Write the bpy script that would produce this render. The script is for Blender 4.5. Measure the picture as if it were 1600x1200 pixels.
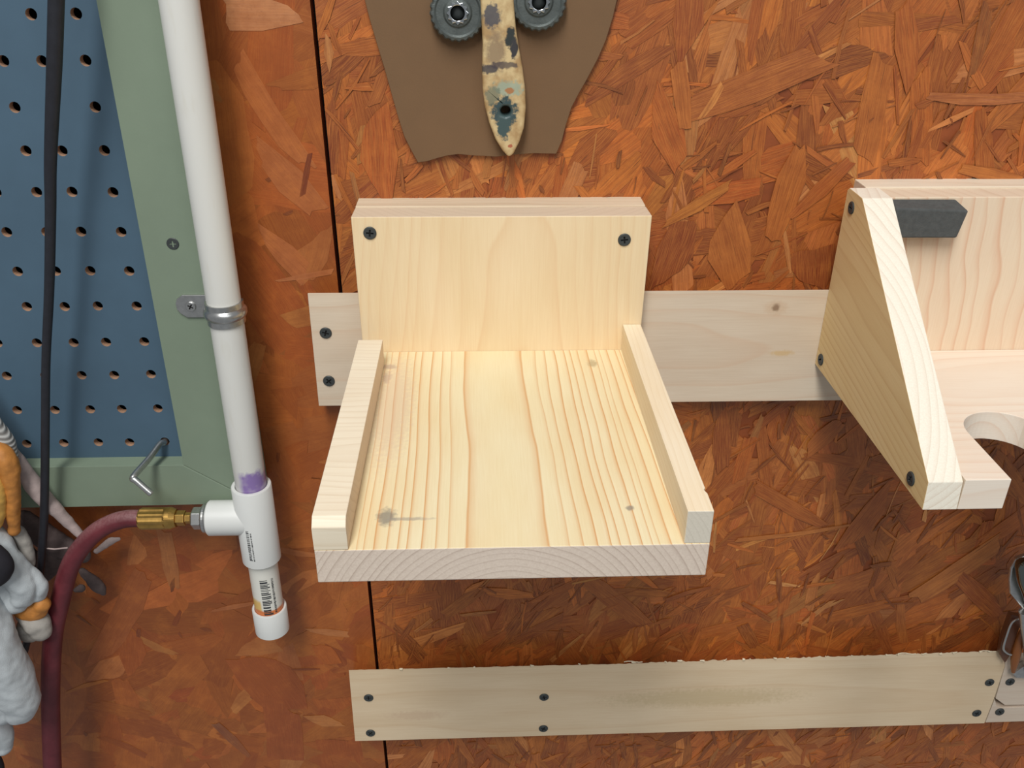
import bpy, bmesh, math, random
import numpy as np
from mathutils import Vector, Matrix, noise as mnoise

# ------------------------------------------------------------------ scene, camera, light
scene = bpy.context.scene
for o in list(bpy.data.objects): bpy.data.objects.remove(o)
S = 0.001                                   # everything below is measured in millimetres
CAM = (77.5409, -575.9563, 264.4502); PITCH, YAW, ROLL, FPX = 0.4938, 0.0400, 0.0075, 1401.46

def cam_axes():
    cp, sp = math.cos(PITCH), math.sin(PITCH)
    f = Vector((math.sin(YAW)*cp, math.cos(YAW)*cp, -sp))
    rt = f.cross(Vector((0, 0, 1))).normalized(); up = rt.cross(f)
    c, s = math.cos(ROLL), math.sin(ROLL)
    return c*rt + s*up, -s*rt + c*up, f
RT, UP, FW = cam_axes()
cd = bpy.data.cameras.new('camera'); cam = bpy.data.objects.new('camera', cd)
scene.collection.objects.link(cam)
cd.sensor_width = 36; cd.lens = FPX/1600*36; cd.clip_start = 0.01; cd.clip_end = 50
cam.matrix_world = Matrix(((RT.x, UP.x, -FW.x, CAM[0]*S), (RT.y, UP.y, -FW.y, CAM[1]*S), (RT.z, UP.z, -FW.z, CAM[2]*S), (0, 0, 0, 1)))
scene.camera = cam

w = bpy.data.worlds.new('world'); scene.world = w; w.use_nodes = True
bg = w.node_tree.nodes['Background']; bg.inputs[0].default_value = (0.92, 0.96, 1.0, 1); bg.inputs[1].default_value = 0.27

def area(name, loc, target, sx, sy, power, col):
    l = bpy.data.lights.new(name, 'AREA'); l.shape = 'RECTANGLE'; l.size = sx; l.size_y = sy; l.energy = power; l.color = col
    o = bpy.data.objects.new(name, l); scene.collection.objects.link(o)
    o.location = loc; o.rotation_euler = (Vector(target)-Vector(loc)).to_track_quat('-Z', 'Y').to_euler(); return o
area('ceiling_lamp', (-0.14, -1.2, 1.65), (0.05, -0.05, 0), 0.36, 1.2, 38, (1.0, 0.99, 0.96))
area('room_fill', (0.9, -2.4, 1.5), (0.1, 0, 0), 1.5, 0.8, 9, (0.97, 0.99, 1.0))  # fill light added from the front, no fixture of its own
scene.view_settings.view_transform = 'Standard'; scene.view_settings.look = 'None'
scene.view_settings.gamma = 1; scene.view_settings.use_curve_mapping = False
scene.view_settings.exposure = 0.0

# ------------------------------------------------------------------ helpers
def ray(px, py): return RT*((px-800)/FPX) + UP*(-(py-600)/FPX) + FW
def at(px, py, Y):                          # the point of the plane y = Y (mm) seen at a pixel
    r = ray(px, py); t = (Y-CAM[1])/r.y
    return Vector((CAM[0]+t*r.x, Y, CAM[2]+t*r.z))
def lin(c):
    return tuple(((v/255/12.92) if v/255 <= .04045 else ((v/255+.055)/1.055)**2.4) for v in c[:3]) + (1,)
rnd = random.Random(7)

def empty(name, loc):
    o = bpy.data.objects.new(name, None); o.empty_display_size = .02; scene.collection.objects.link(o)
    o.location = Vector(loc)*S; return o
def tag(o, label=None, cat=None, group=None, kind=None):
    if label: o['label'] = label
    if cat: o['category'] = cat
    if group: o['group'] = group
    if kind: o['kind'] = kind
    return o
def wloc(o):
    v = Vector((0, 0, 0))
    while o is not None: v += o.location; o = o.parent
    return v
def obj(name, verts, faces, mat, parent=None, smooth=False, bevel=0, base=None, segs=2):
    """verts are in world millimetres; the mesh is stored relative to its thing"""
    org = wloc(parent) if parent else Vector(base or (0, 0, 0))*S
    me = bpy.data.meshes.new(name)
    me.from_pydata([tuple(Vector(v)*S-org) for v in verts], [], faces)
    bm = bmesh.new(); bm.from_mesh(me); bmesh.ops.recalc_face_normals(bm, faces=bm.faces); bm.to_mesh(me); bm.free()
    if smooth: me.polygons.foreach_set('use_smooth', [True]*len(me.polygons)); me.set_sharp_from_angle(angle=math.radians(42))
    o = bpy.data.objects.new(name, me); scene.collection.objects.link(o)
    if parent: o.parent = parent
    else: o.location = org
    if mat: me.materials.append(mat)
    if bevel:
        m = o.modifiers.new('bevel', 'BEVEL'); m.width = bevel*S; m.segments = segs; m.limit_method = 'ANGLE'; m.angle_limit = .6
    return o
class MB:
    def __init__(s): s.v = []; s.f = []
    def add(s, v, f):
        n = len(s.v); s.v += [Vector(p) for p in v]; s.f += [tuple(i+n for i in q) for q in f]; return s
    def build(s, name, mat, parent=None, **k): return obj(name, s.v, s.f, mat, parent, **k)
HEX = [(0,1,2,3),(7,6,5,4),(0,4,5,1),(1,5,6,2),(2,6,7,3),(3,7,4,0)]
def boxm(x0, x1, y0, y1, z0, z1):
    return [(x0,y0,z0),(x1,y0,z0),(x1,y1,z0),(x0,y1,z0),(x0,y0,z1),(x1,y0,z1),(x1,y1,z1),(x0,y1,z1)], HEX
def plate(outline, holes, fn, d0, d1):
    """flat plate with holes: 2D outline and holes (lists of (a,b)); fn(a,b,d) gives the 3D point"""
    bm = bmesh.new(); loops = []
    for lp in [outline]+list(holes):
        vs = [bm.verts.new((a, b, 0)) for a, b in lp]
        for i in range(len(vs)): bm.edges.new((vs[i], vs[(i+1) % len(vs)]))
        loops.append(len(vs))
    bm.verts.index_update()
    bmesh.ops.triangle_fill(bm, use_beauty=True, use_dissolve=False, edges=bm.edges[:])
    bm.verts.index_update()
    P = [(v.co.x, v.co.y) for v in bm.verts]; F = [tuple(v.index for v in f.verts) for f in bm.faces]; bm.free()
    n = len(P); V = [fn(a, b, d0) for a, b in P]+[fn(a, b, d1) for a, b in P]
    fs = F+[tuple(i+n for i in reversed(f)) for f in F]; k = 0
    for m in loops:
        for i in range(m):
            a, b = k+i, k+(i+1) % m; fs.append((a, b, b+n, a+n))
        k += m
    return V, fs
fXZ = lambda a, b, d: (a, d, b)
fXY = lambda a, b, d: (a, b, d)
fYZ = lambda a, b, d: (d, a, b)
def circ(cx, cz, r, n=16, ph=0): return [(cx+r*math.cos(ph+2*math.pi*i/n), cz+r*math.sin(ph+2*math.pi*i/n)) for i in range(n)]
def frame_of(d):
    d = Vector(d).normalized(); a = Vector((0, 0, 1)) if abs(d.z) < .9 else Vector((1, 0, 0))
    u = d.cross(a).normalized(); return d, u, d.cross(u)
def lathe(org, direction, prof, n=32, closed=False):
    """profile of (radius, distance) along an axis"""
    d, u, w_ = frame_of(direction); org = Vector(org); V = []; F = []
    for r, t in prof:
        for i in range(n):
            a = 2*math.pi*i/n; V.append(org+d*t+(u*math.cos(a)+w_*math.sin(a))*r)
    m = len(prof)
    for j in range(m-1):
        for i in range(n): F.append((j*n+i, j*n+(i+1) % n, (j+1)*n+(i+1) % n, (j+1)*n+i))
    if prof[0][0] > 1e-4: F.append(tuple(range(n)))
    if prof[-1][0] > 1e-4: F.append(tuple(reversed(range((m-1)*n, m*n))))
    return V, F
def spline(pts, k=8):
    out = []; P = [pts[0]]+list(pts)+[pts[-1]]
    for i in range(1, len(P)-2):
        a, b, c, d = [np.array(q, float) for q in P[i-1:i+3]]
        for j in range(k):
            t = j/k; out.append(.5*((2*b)+(-a+c)*t+(2*a-5*b+4*c-d)*t*t+(-a+3*b-3*c+d)*t**3))
    out.append(np.array(pts[-1], float)); return out
def tube(path, n=16, ribs=0):
    """path points (x,y,z,r)"""
    V = []; F = []; m = len(path); pr = None
    for i, p in enumerate(path):
        a = Vector(path[max(0, i-1)][:3]); b = Vector(path[min(m-1, i+1)][:3]); d = (b-a).normalized()
        if pr is None: d, u, w_ = frame_of(d)
        else: u = (pr-d*pr.dot(d)).normalized(); w_ = d.cross(u)
        pr = u
        for j in range(n):
            t = 2*math.pi*j/n; V.append(Vector(p[:3])+(u*math.cos(t)+w_*math.sin(t))*p[3])
    for i in range(m-1):
        for j in range(n): F.append((i*n+j, i*n+(j+1) % n, (i+1)*n+(j+1) % n, (i+1)*n+j))
    F.append(tuple(range(n))); F.append(tuple(reversed(range((m-1)*n, m*n)))); return V, F

# ------------------------------------------------------------------ materials
class NT:
    def __init__(s, name):
        s.m = bpy.data.materials.new(name); s.m.use_nodes = True; s.t = s.m.node_tree; s.n = s.t.nodes; s.l = s.t.links
        s.b = s.n['Principled BSDF']
    def node(s, kind, **k):
        o = s.n.new(kind)
        for a, b in k.items(): setattr(o, a, b)
        return o
    def put(s, sock, v):
        if isinstance(v, bpy.types.NodeSocket): s.l.new(v, sock)
        elif v is not None: sock.default_value = v
    def math(s, op, a, b=None, c=None, clamp=False):
        o = s.node('ShaderNodeMath', operation=op, use_clamp=clamp)
        s.put(o.inputs[0], a); s.put(o.inputs[1], b); s.put(o.inputs[2], c); return o.outputs[0]
    def vec(s, x, y, z):
        o = s.node('ShaderNodeCombineXYZ'); [s.put(o.inputs[i], q) for i, q in enumerate((x, y, z))]; return o.outputs[0]
    def noise(s, vec, scale=1, detail=2, rough=.5, out='Fac', dim='3D'):
        o = s.node('ShaderNodeTexNoise', noise_dimensions=dim)
        if vec is not None: s.l.new(vec, o.inputs['Vector'])
        o.inputs['Scale'].default_value = scale; o.inputs['Detail'].default_value = detail; o.inputs['Roughness'].default_value = rough
        return o.outputs[out]
    def mix(s, f, a, b, mode='MIX'):
        o = s.node('ShaderNodeMix', data_type='RGBA', blend_type=mode); s.put(o.inputs[0], f); s.put(o.inputs[6], a); s.put(o.inputs[7], b); return o.outputs[2]
    def ramp(s, f, stops):
        o = s.node('ShaderNodeValToRGB'); e = o.color_ramp.elements; s.l.new(f, o.inputs[0])
        while len(e) < len(stops): e.new(.5)
        for q, (p, c) in zip(e, stops): q.position = p; q.color = c if len(c) == 4 else (*c, 1)
        return o.outputs[0]
    def rng(s, v, a, b, c=0, d=1):
        o = s.node('ShaderNodeMapRange'); s.put(o.inputs[0], v)
        for i, q in enumerate((a, b, c, d)): o.inputs[i+1].default_value = q
        return o.outputs[0]
    def objmm(s, off=(0, 0, 0)):
        t = s.node('ShaderNodeTexCoord'); o = s.node('ShaderNodeVectorMath', operation='MULTIPLY_ADD'); s.l.new(t.outputs['Object'], o.inputs[0])
        o.inputs[1].default_value = (1000,)*3; o.inputs[2].default_value = off; s.tc = t; return o.outputs[0]
    def sep(s, v):
        o = s.node('ShaderNodeSeparateXYZ'); s.l.new(v, o.inputs[0]); return o.outputs
    def bump(s, h, strength=.3, dist=.3):
        o = s.node('ShaderNodeBump'); s.l.new(h, o.inputs['Height']); o.inputs['Strength'].default_value = strength; o.inputs['Distance'].default_value = dist*S
        s.l.new(o.outputs[0], s.b.inputs['Normal'])
    def base(s, c): s.put(s.b.inputs['Base Color'], c)
    def set(s, **k):
        for a, b in k.items(): s.b.inputs[a.replace('_', ' ')].default_value = b
        return s

def plain(name, col, rough=.5, metal=0, var=.12, scale=.08, bump=0, bscale=1.5, coat=0):
    t = NT(name); p = t.objmm(); n = t.noise(p, scale, 4, .6)
    c = lin(col); d = tuple(v*(1-var) for v in c[:3])+(1,); e = tuple(min(1, v*(1+var)) for v in c[:3])+(1,)
    t.base(t.mix(t.rng(n, .3, .7), d, e)); t.set(Roughness=rough, Metallic=metal)
    if coat: t.set(Coat_Weight=coat, Coat_Roughness=.2)
    if bump: t.bump(t.noise(p, bscale, 3, .6), bump, .4)
    return t.m

def wood(name, grain, pith, spacing, light, mid, dark, off, amount=1.0, warp=5, tilt=(0, 0), endc=(216, 200, 178), endk=(170, 145, 120),
         lf=.006, wob=.03, smear=0.0, er=(.75, .92), stains=(), rough=.55, wline=.16, rot=0, lvar=.5, seed=0):
    """sawn softwood: growth rings around a pith line, in millimetres of the board itself"""
    t = NT(name); p = t.objmm(off); x, y, z = t.sep(p)[:]
    if rot:                                                     # grain slanting inside the y-z plane
        c, s_ = math.cos(rot), math.sin(rot)
        y, z = t.math('ADD', t.math('MULTIPLY', y, c), t.math('MULTIPLY', z, s_)), t.math('SUBTRACT', t.math('MULTIPLY', z, c), t.math('MULTIPLY', y, s_))
    L, a, b = {'x': (x, y, z), 'y': (y, x, z), 'z': (z, x, y)}[grain]
    L = t.math('ADD', L, 137.0*seed)
    lowv = t.vec(t.math('MULTIPLY', L, lf), t.math('MULTIPLY', a, .012), t.math('MULTIPLY', b, .012))
    nz = t.node('ShaderNodeTexNoise'); t.l.new(lowv, nz.inputs['Vector']); nz.inputs['Scale'].default_value = 1; nz.inputs['Detail'].default_value = 2
    nc = t.sep(nz.outputs['Color'])
    wobn = t.noise(t.vec(t.math('MULTIPLY', L, wob), t.math('MULTIPLY', a, .05), t.math('MULTIPLY', b, .05)), 1, 2)
    da = t.math('MULTIPLY', t.math('SUBTRACT', nc[0], .5), warp*4); db = t.math('MULTIPLY', t.math('SUBTRACT', nc[1], .5), warp*4)
    aa = t.math('ADD', t.math('SUBTRACT', a, pith[0]), t.math('ADD', da, t.math('MULTIPLY', L, tilt[0])))
    bb = t.math('ADD', t.math('SUBTRACT', b, pith[1]), t.math('ADD', db, t.math('MULTIPLY', L, tilt[1])))
    r = t.math('SQRT', t.math('ADD', t.math('MULTIPLY', aa, aa), t.math('MULTIPLY', bb, bb)))
    r = t.math('ADD', r, t.math('MULTIPLY', t.math('SUBTRACT', wobn, .5), 1.1))
    r = t.math('DIVIDE', r, spacing)
    r1 = t.noise(t.vec(t.math('MULTIPLY', r, .37), 3.1+seed, 0), 1, 1)           # rings of uneven width
    r = t.math('ADD', r, t.math('MULTIPLY', r1, 1.6))
    fr = t.math('FRACT', r); idn = t.noise(t.vec(t.math('FLOOR', r), 5.5+seed, 0), .7, 0)
    prof = t.ramp(fr, [(0, (0, 0, 0, 1)), (max(.02, .93-wline*2.6), (smear,)*3+(1,)), (.93-wline*.7, (.45+.2*smear,)*3+(1,)), (.93, (1, 1, 1, 1)), (1, (0, 0, 0, 1))])
    st = t.math('MULTIPLY', prof, t.rng(idn, .3, .7, 1-lvar, 1)); st = t.math('MULTIPLY', st, amount)
    fib = t.noise(t.vec(t.math('MULTIPLY', L, .035), t.math('MULTIPLY', a, 1.3), t.math('MULTIPLY', b, 1.3)), 1, 4, .65)
    blot = t.noise(t.vec(t.math('MULTIPLY', L, .01), t.math('MULTIPLY', a, .03), t.math('MULTIPLY', b, .03)), 1, 2)
    c = t.mix(t.rng(blot, .3, .7), lin(light), lin(mid))
    c = t.mix(t.math('MULTIPLY', t.rng(fib, .35, .75), .22), c, lin(mid), 'MULTIPLY')
    c = t.mix(st, c, lin(dark))
    nrm = t.sep(t.tc.outputs['Normal'])
    na = t.math('ABSOLUTE', nrm[{'x': 0, 'y': 1, 'z': 2}[grain]])
    if er[0] < .5: na = t.math('SUBTRACT', 1, t.math('ABSOLUTE', nrm[0]))  # painted shade split: faces along x stay tan, the others turn pale
    ef = t.rng(na, *er)
    spk = t.noise(p, 1.1, 3, .7)
    ec = t.mix(t.math('MULTIPLY', st, min(1, .55/amount*1.0)), lin(endc), lin(endk)); ec = t.mix(t.rng(spk, .35, .75, 0, .25), ec, lin(endk))
    c = t.mix(ef, c, ec)
    for (q, rad, col, k) in stains:                            # knots, pencil smudges: marks that belong to the board
        d = t.node('ShaderNodeVectorMath', operation='DISTANCE'); sv = t.node('ShaderNodeVectorMath', operation='MULTIPLY'); t.l.new(p, sv.inputs[0])
        sv.inputs[1].default_value = [1/v for v in rad]; t.l.new(sv.outputs[0], d.inputs[0]); d.inputs[1].default_value = [a_/v for a_, v in zip(q, rad)]
        f = t.math('ADD', d.outputs['Value'], t.math('MULTIPLY', t.math('SUBTRACT', t.noise(p, .35, 3), .5), 1.1))
        c = t.mix(t.math('MULTIPLY', t.rng(f, .5, 1.1, 1, 0), k), c, lin(col))
    t.base(c); t.set(Roughness=rough); t.b.inputs['Specular IOR Level'].default_value = .35
    t.bump(t.math('ADD', fib, t.math('MULTIPLY', spk, .35)), .25, .12)
    return t.m

M = {}
M['screw'] = plain('black_phosphate', (62, 66, 66), .5, .2)
M['pvc'] = plain('white_pvc', (214, 215, 212), .36, 0, .03, .02)
M['zinc'] = plain('zinc_plated', (190, 190, 188), .3, .95, .1, .3)
M['chrome'] = plain('chrome', (205, 208, 210), .12, 1, .03, .1)
M['brass'] = plain('brass', (186, 148, 82), .34, .95, .15, .2)
M['blue'] = plain('blue_paint', (70, 94, 112), .55, 0, .10, .012, .12, 3)
M['fibre'] = plain('hardboard_core', (165, 130, 105), .8)
M['green'] = plain('sage_paint', (122, 136, 117), .5, 0, .05, .02, .1, .8)
M['hose'] = plain('red_rubber', (96, 34, 44), .5, 0, .2, .06, .2, 1.2)
M['cable'] = plain('black_rubber', (30, 31, 38), .55, 0, .2, .2, .15, 2)
M['rubber'] = plain('grey_rubber', (76, 78, 77), .85, 0, .16, .35, .6, 1.2)
M['dark'] = plain('dark_gap', (12, 9, 8), .9)  # near-black for shade in the seam, peg holes and screw slots
M['glove_white'] = plain('white_fleece', (184, 190, 193), .97, 0, .08, .12, .8, 1.6)
M['glove_grey'] = plain('grey_fleece', (160, 155, 148), .95, 0, .12, .12, .6, 1.3)
M['glove_orange'] = plain('orange_leather', (186, 122, 56), .6, 0, .25, .1, .35, .7)
M['glove_yellow'] = plain('yellow_leather', (206, 160, 78), .6, 0, .2, .1, .35, .7)
M['glove_dark'] = plain('dark_leather', (88, 74, 72), .8, 0, .25, .12, .5, .8)
M['glove_pink'] = plain('faded_leather', (165, 148, 144), .85, 0, .18, .1, .5, .8)
M['black_cloth'] = plain('black_cloth', (26, 24, 32), .85, 0, .15, .2, .3, 1.5)
M['brown'] = plain('brown_board', (112, 84, 56), .75, 0, .06, .02, .15, 1.0)
M['iron'] = plain('grey_cast_metal', (92, 98, 96), .5, .5, .2, .15, .4, .8)
M['ink'] = plain('black_ink', (48, 50, 54), .6)

# ------------------------------------------------------------------ OSB wall
def strand_mat(name, g, rough, coat, soft):
    t = NT(name)
    a = t.node('ShaderNodeAttribute', attribute_name='tint'); uv = t.node('ShaderNodeUVMap', uv_map='grain')
    u, v, _ = t.sep(uv.outputs[0])
    p = t.objmm(); big = t.noise(p, .012, 3, .55); mid = t.noise(p, .06, 5, .65); fine = t.noise(p, .5, 4, .7)
    wv = t.math('ADD', v, t.math('MULTIPLY', t.noise(t.vec(t.math('MULTIPLY', u, .04), t.math('MULTIPLY', v, .12), 9), 1, 2), 3.0))
    f1 = t.noise(t.vec(t.math('MULTIPLY', u, .018), t.math('MULTIPLY', wv, .5), 0), 1, 5, .75)
    f2 = t.noise(t.vec(t.math('MULTIPLY', u, .05), t.math('MULTIPLY', wv, 1.9), 4), 1, 3, .65)
    crack = t.noise(t.vec(t.math('MULTIPLY', u, .03), t.math('MULTIPLY', wv, .9), 17), 1, 3, .6)
    c = t.mix(t.rng(f1, .30, .70, 0, g), a.outputs[0], lin((112, 46, 14)))
    c = t.mix(t.rng(f2, .38, .7, 0, g*.7), c, lin((212, 134, 62)))
    c = t.mix(t.rng(crack, .62, .72, 0, g*(1-soft)), c, lin((62, 26, 14)))
    c = t.mix(t.rng(mid, .42, .72, 0, .4+soft*.2), c, lin((122, 58, 24)))
    c = t.mix(t.rng(mid, .46, .26, 0, .35+soft*.15), c, lin((190, 112, 48)))
    c = t.mix(t.rng(big, .35, .65, 0, .25+soft*.3), c, lin((158, 84, 34)))
    c = t.mix(t.rng(fine, .55, .8, 0, .3), c, lin((104, 50, 26)))
    t.base(c); t.set(Roughness=rough, Coat_Weight=coat, Coat_Roughness=.3)
    t.bump(t.math('ADD', f1, t.math('MULTIPLY', f2, .5)), .5*(1-soft*.6), .3)
    return t.m
MS_R = strand_mat('varnished_strands', .85, .5, .12, 0)
MS_L = strand_mat('smooth_varnished_strands', .36, .42, .12, .55)
M['osb'] = plain('osb_core', (140, 70, 30), .6, 0, .2, .05)

def seam_x(z): return -18.8+(212.5-z)*4.5/667.4
def clip(poly, side):                        # keep the part of a strand on its own panel
    def d(p): return (p[0]-(seam_x(p[1])+side*1.4))*side
    out = []
    for i in range(len(poly)):
        a, b = poly[i], poly[(i+1) % len(poly)]; da, db = d(a), d(b)
        if da >= 0: out.append(a)
        if (da >= 0) != (db >= 0):
            t = da/(da-db); out.append(tuple(a[k]+(b[k]-a[k])*t for k in range(len(a))))
    return out
class Strands:
    def __init__(s, side, r): s.side = side; s.r = r; s.V = []; s.F = []; s.uv = []; s.col = []
    def add(s, cx, cz, ang, L, W, col, h, rag=.12, jit=.1):
        r = s.r; n = max(2, int(L/18)); top = []; bot = []
        taper0, taper1 = r.uniform(.35, 1), r.uniform(.35, 1); sk0, sk1 = r.uniform(-.5, .5), r.uniform(-.5, .5); bend = r.uniform(-.04, .04)*L
        for i in range(n+1):
            t = i/n; k = 1-(1-taper0)*max(0, 1-t*4)-(1-taper1)*max(0, t*4-3)
            u = (t-.5)*L; vb = bend*(4*(t-.5)**2)
            top.append((u+(sk0*W if i == 0 else sk1*W if i == n else 0), vb+W/2*k*(1+r.uniform(-rag, rag))))
            bot.append((u-(sk0*W if i == 0 else sk1*W if i == n else 0), vb-W/2*k*(1+r.uniform(-rag, rag))))
        e1 = [(L/2+r.uniform(-.16, .16)*min(W, L*.3)+sk1*W*q*2, bend+W*q*taper1) for q in (.28, .0, -.28)] if W > 6 else []
        e0 = [(-L/2+r.uniform(-.16, .16)*min(W, L*.3)+sk0*W*q*2, bend+W*q*taper0) for q in (-.28, .0, .28)] if W > 6 else []
        loop = top+e1+bot[::-1]+e0
        ca, sa = math.cos(ang), math.sin(ang); ou, ov = r.uniform(-900, 900), r.uniform(-900, 900)
        poly = [(cx+u*ca-v*sa, cz+u*sa+v*ca, u+ou, v+ov) for u, v in loop]
        poly = clip(poly, s.side)
        if len(poly) < 3: return
        tq = .0035 if s.side > 0 else .0003; h = h+.3 if s.side > 0 else .05+h*.35; tx, tz = r.uniform(-tq, tq), r.uniform(-tq, tq)
        base = len(s.V)
        for p in poly: s.V.append((p[0], -(h+(p[0]-cx)*tx+(p[1]-cz)*tz), p[1])); s.uv.append((p[2], p[3])); s.col.append(col)
        s.F.append(tuple(range(base, base+len(poly))))
    def build(s, mat, parent):
        org = wloc(parent); me = bpy.data.meshes.new('wood_strand')
        me.from_pydata([tuple(Vector(v)*S-org) for v in s.V], [], s.F)
        ca = me.color_attributes.new('tint', 'FLOAT_COLOR', 'POINT'); ca.data.foreach_set('color', [q for c in s.col for q in lin(c)])
        uv = me.uv_layers.new(name='grain'); idx = [0]*len(me.loops); me.loops.foreach_get('vertex_index', idx)
        uv.data.foreach_set('uv', [q for i in idx for q in s.uv[i]])
        o = bpy.data.objects.new('wood_strand', me); scene.collection.objects.link(o); o.parent = parent; me.materials.append(mat)
        tag(o, kind='stuff'); return o
def vary(c, r, k=.1, hue=.04):
    f = 1+r.uniform(-k, k); return tuple(max(0, min(255, v*f*(1+r.uniform(-hue, hue)))) for v in c)

wall = obj('wall_back', *boxm(-700, 1000, 14, 24, -800, 520), M['dark'])
tag(wall, kind='structure')
X0, X1, Z0, Z1 = -700, 1000, -800, 520
pl = obj('osb_panel', *plate([(X0, Z0), (seam_x(Z0)-1.5, Z0), (seam_x(Z1)-1.5, Z1), (X0, Z1)], [], fXZ, 0, 12), M['osb'], wall)
pr = obj('osb_panel', *plate([(seam_x(Z0)+1.5, Z0), (X1, Z0), (X1, Z1), (seam_x(Z1)+1.5, Z1)], [], fXZ, 0, 12), M['osb'], wall)
pl['label'] = 'smooth orange-brown strand board left of the dark vertical seam'
pr['label'] = 'coarse amber strand board right of the dark vertical seam'
r = random.Random(11)
SR = Strands(1, r)
palR = [(174, 92, 32), (190, 108, 40), (156, 74, 24), (180, 98, 36), (168, 84, 30), (192, 112, 48), (136, 60, 22), (176, 98, 46)]
def rang(r):                                 # strands lie mostly steep, some across
    q = r.random()
    return math.radians(r.gauss(78, 26) if q < .62 else r.gauss(22, 18) if q < .85 else r.uniform(0, 180))
def cnt(area_, per): return int(area_/per)
X0, X1, Z0, Z1 = -470, 720, -600, 350          # strands where the wall can be seen, plain board beyond
A = (X1+18)*(Z1-Z0)
for i in range(cnt(A, 520)): SR.add(r.uniform(-30, X1), r.uniform(Z0, Z1), rang(r), r.uniform(50, 120), r.uniform(14, 32), vary(r.choice(palR), r, .22), r.uniform(.05, .45))
for i in range(cnt(A, 700)): SR.add(r.uniform(-30, X1), r.uniform(Z0, Z1), rang(r), r.uniform(30, 80), r.uniform(6, 18), vary(r.choice(palR+[(100, 44, 20), (112, 50, 24), (204, 134, 72), (206, 142, 84)]), r, .22), r.uniform(.4, .8))
for i in range(cnt(A, 520)): SR.add(r.uniform(-30, X1), r.uniform(Z0, Z1), rang(r)+r.gauss(0, .3), r.uniform(10, 42), r.uniform(1, 5.5), vary(r.choice(palR+[(206, 140, 74), (210, 148, 88), (96, 42, 20), (86, 38, 20), (112, 46, 22)]), r, .25), r.uniform(.75, 1.1), .35)
for i in range(cnt(A, 1500)): SR.add(r.uniform(-30, X1), r.uniform(Z0, Z1), rang(r), r.uniform(5, 26), r.uniform(.6, 3.0), vary((72, 32, 18), r, .35), r.uniform(.95, 1.15), .4)
def hand(ST, items):                         # strands one can find in the photograph, at their place on the board
    for i, (x0, y0, x1, y1, wpx, col) in enumerate(items):
        a, b = at(x0, y0, -1), at(x1, y1, -1); m = (a+b)/2; d = b-a
        sc = at(x0+1, y0, -1).x-at(x0, y0, -1).x
        ST.add(m.x, m.z, math.atan2(d.z, d.x), d.length, wpx*sc, col, 1.12+.012*i, .08)
hand(SR, [
    (1068, 178, 1285, 92, 48, (172, 98, 48)), (1348, 245, 1378, 92, 42, (186, 106, 44)), (1078, -10, 1070, 88, 52, (134, 58, 26)),
    (1022, 150, 1062, 258, 52, (184, 92, 36)), (1072, 345, 1036, 440, 62, (118, 48, 24)), (1128, 345, 1152, 440, 74, (186, 110, 50)),
    (1448, 156, 1610, 156, 18, (190, 118, 74)), (1522, 118, 1546, 8, 24, (92, 60, 34)), (1252, 230, 1208, 372, 44, (186, 104, 42)),
    (1040, 350, 1142, 290, 22, (196, 122, 48)), (1272, 388, 1270, 445, 70, (122, 50, 26)), (1424, 128, 1412, 8, 40, (178, 92, 38)),
    (1330, 250, 1235, 340, 26, (172, 86, 36)), (1500, 262, 1600, 285, 20, (206, 126, 54)), (590, 180, 598, 312, 62, (176, 84, 30)),
    (1127, 640, 1127, 735, 28, (124, 56, 28)), (1121, 623, 1122, 650, 24, (52, 28, 26)), (1150, 846, 1330, 822, 8, (196, 124, 62)),
    (1318, 858, 1392, 762, 34, (160, 82, 36)), (1430, 935, 1562, 848, 34, (196, 126, 64)), (1160, 940, 1205, 968, 9, (92, 44, 24)),
    (1216, 888, 1218, 940, 10, (84, 42, 26)), (1240, 636, 1226, 676, 8, (82, 36, 18)), (1180, 760, 1285, 820, 24, (166, 88, 36)),
    (1040, 935, 1110, 915, 8, (110, 50, 30)), (1500, 900, 1560, 960, 30, (140, 64, 32)), (1312, 660, 1262, 705, 30, (176, 98, 46)), (1580, 590, 1500, 592, 10, (80, 40, 24)), (1160, 975, 1180, 1010, 20, (84, 38, 20)), (1392, 880, 1360, 885, 10, (92, 42, 24)), (968, 235, 964, 262, 8, (60, 28, 18)), (842, 290, 850, 300, 6, (60, 28, 18)), (1440, 360, 1446, 380, 6, (60, 28, 18)), (1545, 720, 1556, 700, 9, (56, 26, 18)),
    (1060, 100, 1072, 200, 26, (192, 112, 52)),
    (520, 470, 640, 20, 3, (120, 50, 24))][:35])
SR.build(MS_R, pr)
SL = Strands(-1, r)
palL = [(160, 86, 34), (166, 92, 38), (152, 77, 30), (170, 98, 44), (162, 86, 36), (150, 74, 30)]
A = (-18-X0)*(Z1-Z0)
for i in range(cnt(A, 430)): SL.add(r.uniform(X0, 0), r.uniform(Z0, Z1), r.uniform(0, math.pi), r.uniform(60, 130), r.uniform(22, 48), vary(r.choice(palL), r, .13), r.uniform(.05, .5), .08)
for i in range(cnt(A, 1500)): SL.add(r.uniform(X0, 0), r.uniform(Z0, Z1), r.uniform(0, math.pi), r.uniform(14, 60), r.uniform(6, 24), vary(r.choice(palL+[(192, 124, 70), (186, 116, 60), (134, 60, 26), (142, 66, 30)]), r, .12), r.uniform(.5, .9), .2)
for i in range(cnt(A, 9000)): SL.add(r.uniform(X0, 0), r.uniform(Z0, Z1), r.uniform(0, math.pi), r.uniform(4, 14), r.uniform(1.5, 4), vary((96, 44, 28), r, .2), r.uniform(.9, 1.1), .4)
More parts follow.
